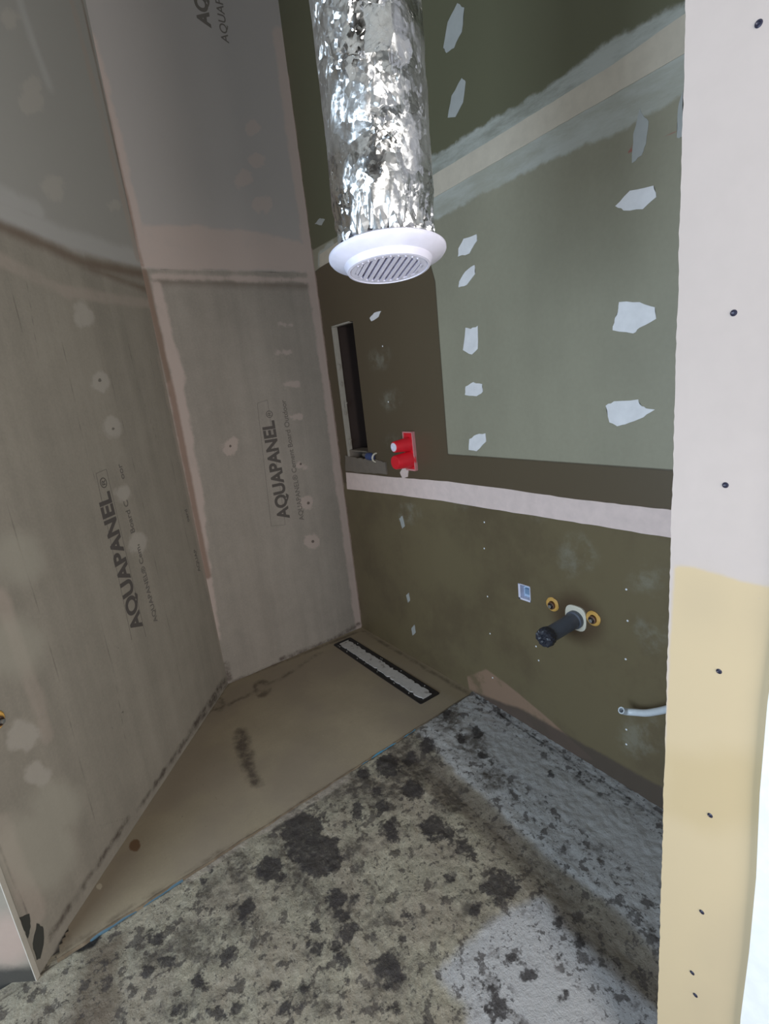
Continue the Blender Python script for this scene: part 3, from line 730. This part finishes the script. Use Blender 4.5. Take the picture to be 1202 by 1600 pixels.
cv = chip('drain_cover', TRAY, pts, M_tile, dc, h=.005, px=False, jag=0, sub=1)
for k in range(14):
    s = rnd.choice((0, 1)); x = (a0 + .009) if s else (a1 - .009); y = rnd.uniform(b0 + .03, b1 - .02); r = rnd.uniform(.0015, .003)
    chip('mortar_speck', TRAY, [(x + r * math.cos(t), y + r * math.sin(t)) for t in (0, 1.2, 2.4, 3.6, 5)], M_tile, dc, h=.0055, px=False, jag=0, sub=1)

# blue membrane peeping out under the slab edge
for (u0, v0, u1, v1) in ((583, 1184, 604, 1170), (604, 1170, 650, 1140), (555, 1200, 583, 1184), (185, 1438, 235, 1408), (140, 1466, 185, 1438), (235, 1408, 285, 1372)):
    (p, _), (q, _) = TRAY.at(u0, v0), TRAY.at(u1, v1)
    x0, x1 = sorted((p, q)); bm = bmesh.new(); N = 10; w0 = rnd.uniform(.0003, .001)
    up = []; dn = []
    for i in range(N + 1):
        x = x0 + (x1 - x0) * i / N; y = TH(x); j = rnd.uniform(0, .002)
        up.append((bm.verts.new((-x, -y + .002, .0005)), bm.verts.new((-x, -y - w0 - j, -.004)), bm.verts.new((-x, -y - w0 - .002 - j, -.018))))
    for a, b in zip(up, up[1:]):
        bm.faces.new((a[0], b[0], b[1], a[1])); bm.faces.new((a[1], b[1], b[2], a[2]))
    o = mb('sealing_membrane', bm, M_blue if u0 > 400 else M_blue_dark, ob); s = o.modifiers.new('s', 'SOLIDIFY'); s.thickness = .001
chip('sealing_membrane', GREEN, [(729, 1085), (734, 1079), (738, 1083), (735, 1090)], simple('pale_blue_membrane', (120, 180, 205), .5), ob, h=.006, sub=2)

# ------------------------------------------------------------------ rough screed
RIGHTP = [(745, 1075), (1060, 1255), (1200, 1380), (1150, 1640), (1033, 1492), (960, 1415), (850, 1335), (770, 1262), (705, 1205), (650, 1150), (690, 1120)]
TROUGH = [(640, 1165), (705, 1205), (770, 1262), (850, 1335), (960, 1415), (1033, 1492), (1100, 1560), (1100, 1640), (1020, 1560), (940, 1492), (880, 1440), (850, 1395), (780, 1330), (720, 1275), (660, 1225), (600, 1190)]
SMOOTH = [(680, 1520), (730, 1470), (800, 1418), (850, 1395), (905, 1450), (960, 1500), (1020, 1560), (1060, 1620), (1060, 1700), (720, 1700), (730, 1580)]
BLK = [(474, 1305, 34), (500, 1342, 36), (470, 1325, 26), (515, 1325, 16), (425, 1365, 22), (387, 1425, 16), (526, 1410, 20), (530, 1430, 15), (494, 1453, 11), (537, 1466, 14), (525, 1478, 14), (550, 1455, 9), (492, 1485, 10),
       (608, 1515, 26), (537, 1500, 10), (481, 1552, 14), (451, 1575, 12), (369, 1576, 8), (357, 1500, 14), (597, 1267, 12), (560, 1275, 13), (612, 1294, 11), (614, 1311, 8), (676, 1297, 20), (700, 1305, 10),
       (646, 1239, 16), (724, 1324, 16), (733, 1340, 9), (608, 1203, 20), (640, 1190, 12), (570, 1215, 10), (781, 1384, 28), (770, 1368, 14), (770, 1395, 14), (743, 1421, 9), (706, 1372, 7), (635, 1402, 6), (635, 1430, 7), (777, 1575, 18), (773, 1537, 10),
       (614, 1573, 9), (511, 1513, 7), (432, 1545, 10), (329, 1365, 7), (290, 1421, 7), (245, 1471, 11), (260, 1506, 13), (233, 1525, 10), (356, 1496, 16), (316, 1540, 13), (340, 1588, 14), (319, 1383, 7), (286, 1583, 12),
       (874, 1434, 10), (904, 1464, 10), (876, 1490, 9), (799, 1494, 9), (825, 1519, 11), (878, 1554, 7), (784, 1577, 14), (745, 1150, 10), (700, 1125, 8), (860, 1212, 5), (670, 1170, 12), (720, 1160, 8), (755, 1185, 8),
       (385, 1440, 9), (555, 1412, 6), (590, 1245, 9), (853, 1248, 5), (905, 1210, 4), (630, 1470, 8), (365, 1425, 8)]
SOFTB = [(372, 1361, 26), (485, 1402, 22), (309, 1483, 34), (519, 1245, 26), (640, 1215, 34), (743, 1421, 22), (380, 1440, 30), (640, 1190, 44), (700, 1250, 26), (600, 1250, 26), (560, 1230, 30), (450, 1360, 34), (530, 1420, 30), (620, 1520, 34), (290, 1570, 26), (700, 1130, 22), (740, 1170, 24), (450, 1290, 30), (590, 1440, 18), (500, 1560, 24), (560, 1330, 16), (430, 1290, 26), (330, 1400, 20), (240, 1500, 22), (770, 1220, 20)]
s_attrs = dict(
    smooth=polys(SCREED, [SMOOTH]), right=polys(SCREED, [RIGHTP]), trough=polys(SCREED, [TROUGH]),
    brownband=polys(SCREED, [[(150, 1480), (195, 1470), (190, 1540), (180, 1620), (110, 1620), (120, 1560)]]),
    speckzone=lambda A, B: .3 - 2 * np.maximum(polys(SCREED, [SMOOTH])(A, B) + .02, polys(SCREED, [RIGHTP])(A, B) - .02),
    soft=blobs(SCREED, SOFTB), black=lambda A, B: blobs(SCREED, BLK)(A, B) * 1.3 - .004,
    hole=both(polys(SCREED, [[(112, 1490), (165, 1462), (160, 1475), (150, 1488), (125, 1498)], [(10, 1510), (55, 1494), (57, 1524), (20, 1532)]]), lines(SCREED, [(.003, [(745, 1097), (800, 1135), (880, 1185), (960, 1232), (1045, 1285)]), ])),
    edgeline=lambda A, B: .003 - np.abs(B - TH(A) - .001),
    paleedge=lines(SCREED, [(.02, [(540, 1225), (470, 1270), (400, 1310), (300, 1378)])]))
def vnoise(A, B, s, seed):
    """cheap value noise on the grid"""
    r = np.random.RandomState(seed); T = r.rand(64, 64); x = A * s + 100; y = B * s + 100
    i = np.floor(x).astype(int); j = np.floor(y).astype(int); fx = x - i; fy = y - j; fx = fx * fx * (3 - 2 * fx); fy = fy * fy * (3 - 2 * fy)
    g = lambda a, b: T[a % 64, b % 64]
    return (g(i, j) * (1 - fx) + g(i + 1, j) * fx) * (1 - fy) + (g(i, j + 1) * (1 - fx) + g(i + 1, j + 1) * fx) * fy - .5
def dscreed(A, B):
    Z = .0255 - .034 * np.clip((B - 1.0) / .9, 0, 1.3)
    tr = polys(SCREED, [TROUGH])(A, B); Z = Z - .012 * np.clip((tr + .02) / .08, 0, 1)
    rg = polys(SCREED, [RIGHTP])(A, B); rz = np.clip((rg + .02) / .05, 0, 1)
    sm = np.clip((polys(SCREED, [SMOOTH])(A, B) + .02) / .06, 0, 1)
    rough = (vnoise(A, B, 18, 1) * .003 + vnoise(A, B, 45, 2) * .0028 + vnoise(A, B, 100, 3) * .003) * np.clip((B - TH(A)) / .04 + .3, 0, 1)
    Z += rough * (1 - .75 * sm) + rz * (vnoise(A, B, 60, 5) * .003 + .002)
    return Z
fl = grid('floor', SCREED, np.arange(-.0, 2.7, .0065), np.arange(.95, 3.4, .0065), s_attrs, M_screed, disp=dscreed, thick=.06, keep=lambda a, b: b > TH(a) - .03)
tag(fl, kind='structure')

# ------------------------------------------------------------------ partition on the right
ya0 = 2.233; yb = 2.380
p_attrs = dict(
    yellow=polys(PART, [[(1054, 884), (1085, 887), (1120, 896), (1160, 909), (1240, 925), (1240, 1900), (1000, 1900)]]),
    tan=polys(PART, [[(1040, 1178), (1120, 1172), (1240, 1180), (1240, 1310), (1180, 1290), (1100, 1300), (1030, 1270)]]),
    tan2=blobs(PART, [(1150, 1500, 70), (1120, 1580, 60), (1100, 940, 30), (1190, 960, 30)]),
    tear=both(lines(PART, [(.001, [(1085, 862), (1110, 880), (1140, 886)]), (.001, [(1120, 893), (1150, 905)]), (.0008, [(1172, 940), (1188, 935)])])))
wp_ = tag(grid('wall_partition', PART, np.arange(ya0, yb + .2, .004), np.arange(-.12, 3.72, .008), p_attrs, M_part, thick=.0125), kind='structure')
me = wp_.data; n = len(me.vertices); co = np.empty(n * 3); me.vertices.foreach_get('co', co); co = co.reshape(-1, 3)
m_ = co[:, 1] > -ya0 - .001
co[m_, 1] += .0006 * np.sin(co[m_, 2] * 37) * np.sin(co[m_, 2] * 11) + np.array([rnd.uniform(-.0007, .0007) for _ in range(m_.sum())]); me.vertices.foreach_set('co', co.ravel()); me.update()
bm = bmesh.new(); box(bm, PART, ya0 + .006, 3.0, -.12, 3.7, -.09, -.0127); mb('partition_core', bm, simple('partition_plaster', (190, 188, 182), .8), wp_)
for p in [(1186, 37), (1147, 489), (1134, 758), (1124, 1049), (1110, 1274), (1097, 1425), (1082, 1520), (1087, 1555)]:
    screw(PART, *p, M_screw, wp_, .0042)
# white door reveal nearer the camera
bm = bmesh.new()
q = [(yb + .000 + .006 * math.sin(i * 1.7) * (1 if 0 < i < 24 else 0) * (.5 if i < 8 else 1), -.12 + 3.8 * i / 24) for i in range(25)]
lo = [bm.verts.new(PART.P(a, b, .0)) for a, b in q]; hi = [bm.verts.new(PART.P(a, b, .006)) for a, b in q]; far = [bm.verts.new(PART.P(2.95, b, .006)) for a, b in q]
for i in range(24): bm.faces.new((lo[i], lo[i + 1], hi[i + 1], hi[i])); bm.faces.new((hi[i], hi[i + 1], far[i + 1], far[i]))
o = mb('trim_1', bm, M_white_paint); tag(o, kind='structure')

# unseen room added behind the doorway, wall tones set for the duct's reflections
M_room = simple('room_plaster', (206, 202, 196), .9)
M_hall = simple('dark_hall', (96, 92, 88), .9)  # dark tone chosen so the sides of the duct reflect dark
def slab(name, x0, x1, y0, y1, z0, z1, m=None):
    bm = bmesh.new(); Q = Plane((0, 0, 0), (1, 0, 0), (0, 1, 0), n=(0, 0, 1)); box(bm, Q, x0, x1, y0, y1, z0, z1)
    return tag(mb(name, bm, m or M_room), kind='structure')
slab('wall_near', -3.8, -.5, -6.3, -6.2, -.1, 3.7)
slab('wall_far_left', -3.8, -3.7, -6.3, .9, -.1, 3.7, M_hall)
slab('wall_entry', -.716, -.616, -6.3, -2.96, -.1, 3.7, M_hall)
slab('floor_hall', -3.8, -.5, -6.3, -3.38, -.12, -.03)
slab('floor_hall_side', -3.8, -2.69, -3.38, .9, -.12, -.03)
# ceiling above the frame
bm = bmesh.new(); CP = Plane((0, 0, 3.7), (-1, 0, 0), (0, -1, 0), n=(0, 0, -1)); box(bm, CP, -.1, 3.8, -1.0, 6.3, -.1, 0)
tag(mb('ceiling', bm, simple('ceiling_board', (206, 206, 202), .9)), kind='structure')

# ------------------------------------------------------------------ the foil duct
dg = wdir(606, 402); dg = dg / np.linalg.norm(dg) * 1.15
GC = Vector(CAM + dg)                       # centre of the grille's flange
duct = empty('ventilation_duct', (GC.x, GC.y, 3.7)); tag(duct, 'crinkled silver foil ventilation duct hanging down from the ceiling', 'duct')
def fbm(p, o=4):
    return sum(noise.noise(p * (2 ** k)) / 2 ** k for k in range(o))
bm = bmesh.new(); NA = 200; z0 = GC.z + .034; z1 = 3.7; zs = [z0 + i * .0055 for i in range(int(1.25 / .0055))] + [z0 + 1.25 + .02 * i for i in range(int((z1 - z0 - 1.25) / .02) + 2)]
rings = []
for z in zs:
    hgt = z - z0; r = .098
    if hgt < .07: r = .083 + (.015) * (hgt / .07) ** .6
    row = []
    for i in range(NA):
        t = 2 * math.pi * i / NA; p = Vector((math.cos(t), math.sin(t), z * 6))
        crn = fbm(Vector((p.x * 1.2, p.y * 1.2, z * 4)), 2) * .003 + (.5 - abs(fbm(Vector((p.x * 2.2 + z * 3, p.y * 2.2, z * 12)), 3))) * .0030 + abs(fbm(Vector((p.x * 6, p.y * 6, z * 34)), 2)) * .0010
        if hgt < .09: crn += (abs(noise.noise(Vector((p.x * 6, p.y * 6, z * 22)))) * .016 - .004) * (1 - hgt / .09)
        rr_ = r + crn
        row.append(bm.verts.new((GC.x + rr_ * math.cos(t) + .006 * math.sin(hgt * 5), GC.y + rr_ * math.sin(t), z)))
    rings.append(row)
for a, b in zip(rings, rings[1:]):
    for i in range(NA): j = (i + 1) % NA; bm.faces.new((a[i], a[j], b[j], b[i]))
mb('foil_sleeve', bm, M_foil, duct, True).data.set_sharp_from_angle(angle=math.radians(50))
# loose crumpled foil flaps at the collar
bm = bmesh.new()
for k in range(26):
    t = 2 * math.pi * k / 26 + rnd.uniform(-.1, .1); r0 = .086; hh = rnd.uniform(.02, .05); dt = rnd.uniform(.10, .2); rr0 = r0 + rnd.uniform(.004, .016)
    P = []
    for (dtt, rx, hz) in ((-dt, r0, 0), (dt * .4, rr0, -.004), (dt, r0, hh * .5), (-dt * .3, rr0 - .003, hh)):
        P.append(bm.verts.new((GC.x + rx * math.cos(t + dtt), GC.y + rx * math.sin(t + dtt), z0 - .006 + hz)))
    c = bm.verts.new(sum((v_.co for v_ in P), Vector()) / 4 + Vector((math.cos(t), math.sin(t), 0)) * .006)
    for i in range(4): bm.faces.new((P[i], P[(i + 1) % 4], c))
o = mb('crumpled_collar', bm, M_foil, duct); s = o.modifiers.new('s', 'SOLIDIFY'); s.thickness = .0006

# ------------------------------------------------------------------ grille
gr = empty('vent_grille', (0, 0, 0)); GW = GC.copy(); GC = Vector((0, 0, 0)); tag(gr, 'round white plastic ventilation grille with slanted slots fitted to the foil duct end', 'vent grille')
RF = .117
bm = bmesh.new()
lathe(bm, GC, (0, 0, -1), [(.080, -.03), (.083, -.012), (RF - .006, -.010), (RF, -.006), (RF, -.002), (RF - .003, .002), (.088, .012), (.085, .020), (.083, .024), (.078, .025), (.076, .022), (.076, -.03)], 96)
mb('flange', bm, M_white, gr, True)
# slotted face
zf = GC.z - .0215; rs = .076
ang = math.radians(0); 
va = wdir(640, 400) - wdir(560, 420)
bm = bmesh.new(); lathe(bm, Vector((GC.x, GC.y, zf)), (0, 0, -1), [(.0765, 0), (.0765, .0025), (.0655, .0025), (.0655, -.004), (.0765, -.004)], 96, True)
face = mb('face_ring', bm, M_white, gr, True)
# slot direction from the photo: slots rise to the upper right
def on_face(u, v): d = wdir(u, v); t = (GW.z - .02 - CAM[2]) / d[2]; return Vector(CAM + d * t)
sd = (on_face(640, 398) - on_face(600, 432)); sd.z = 0; sd.normalize(); sn = Vector((-sd.y, sd.x, 0))
NS = 10; pitch = .131 / NS; c0v = Vector((GC.x, GC.y, zf))
for k in range(NS + 1):
    y = -.0655 + pitch * k; wbar = pitch * .31
    yy = max(min(y, .0625), -.0625); L = math.sqrt(max(.0662 ** 2 - (yy) ** 2, 0)) + .0005
    if L < .012: L = .012
    bm = bmesh.new(); vs = []
    for (l, w_, z) in [(-L, -wbar, -.0025), (L, -wbar, -.0025), (L, wbar, -.0025), (-L, wbar, -.0025), (-L, -wbar, .006), (L, -wbar, .006), (L, wbar, .006), (-L, wbar, .006)]:
        vs.append(bm.verts.new(c0v + sd * l + sn * (yy + w_ + (0.003 if z > 0 else 0)) + Vector((0, 0, z))))
    for f in ((0, 1, 2, 3), (7, 6, 5, 4), (0, 4, 5, 1), (1, 5, 6, 2), (2, 6, 7, 3), (3, 7, 4, 0)): bm.faces.new([vs[i] for i in f])
    mb('slat', bm, M_white, gr)
bm = bmesh.new(); lathe(bm, Vector((GC.x, GC.y, zf + .007)), (0, 0, -1), [(.0758, 0), (0, 0)], 48)
mb('slot_backing', bm, simple('pale_backing', (214, 210, 226), .7), gr)  # pale backing disc added close behind the slots to keep them light
vdir = Vector((CAM[0] - GW.x, CAM[1] - GW.y, 0)).normalized()
t0 = math.atan2(vdir.y, vdir.x)
for k in range(10):
    t = t0 + (k - 4.6) * .21
    bm = bmesh.new(); lathe(bm, Vector((GC.x + .0708 * math.cos(t), GC.y + .0708 * math.sin(t), zf - .0025)), (0, 0, -1), [(.0018, -.0005), (.0018, .001), (0, .0018)], 12)
    mb('rivet', bm, M_white, gr, True)
tl = Matrix.Rotation(math.radians(-8), 4, Vector((0, 0, 1)).cross(vdir))
gr.matrix_world = Matrix.Translation(GW) @ tl
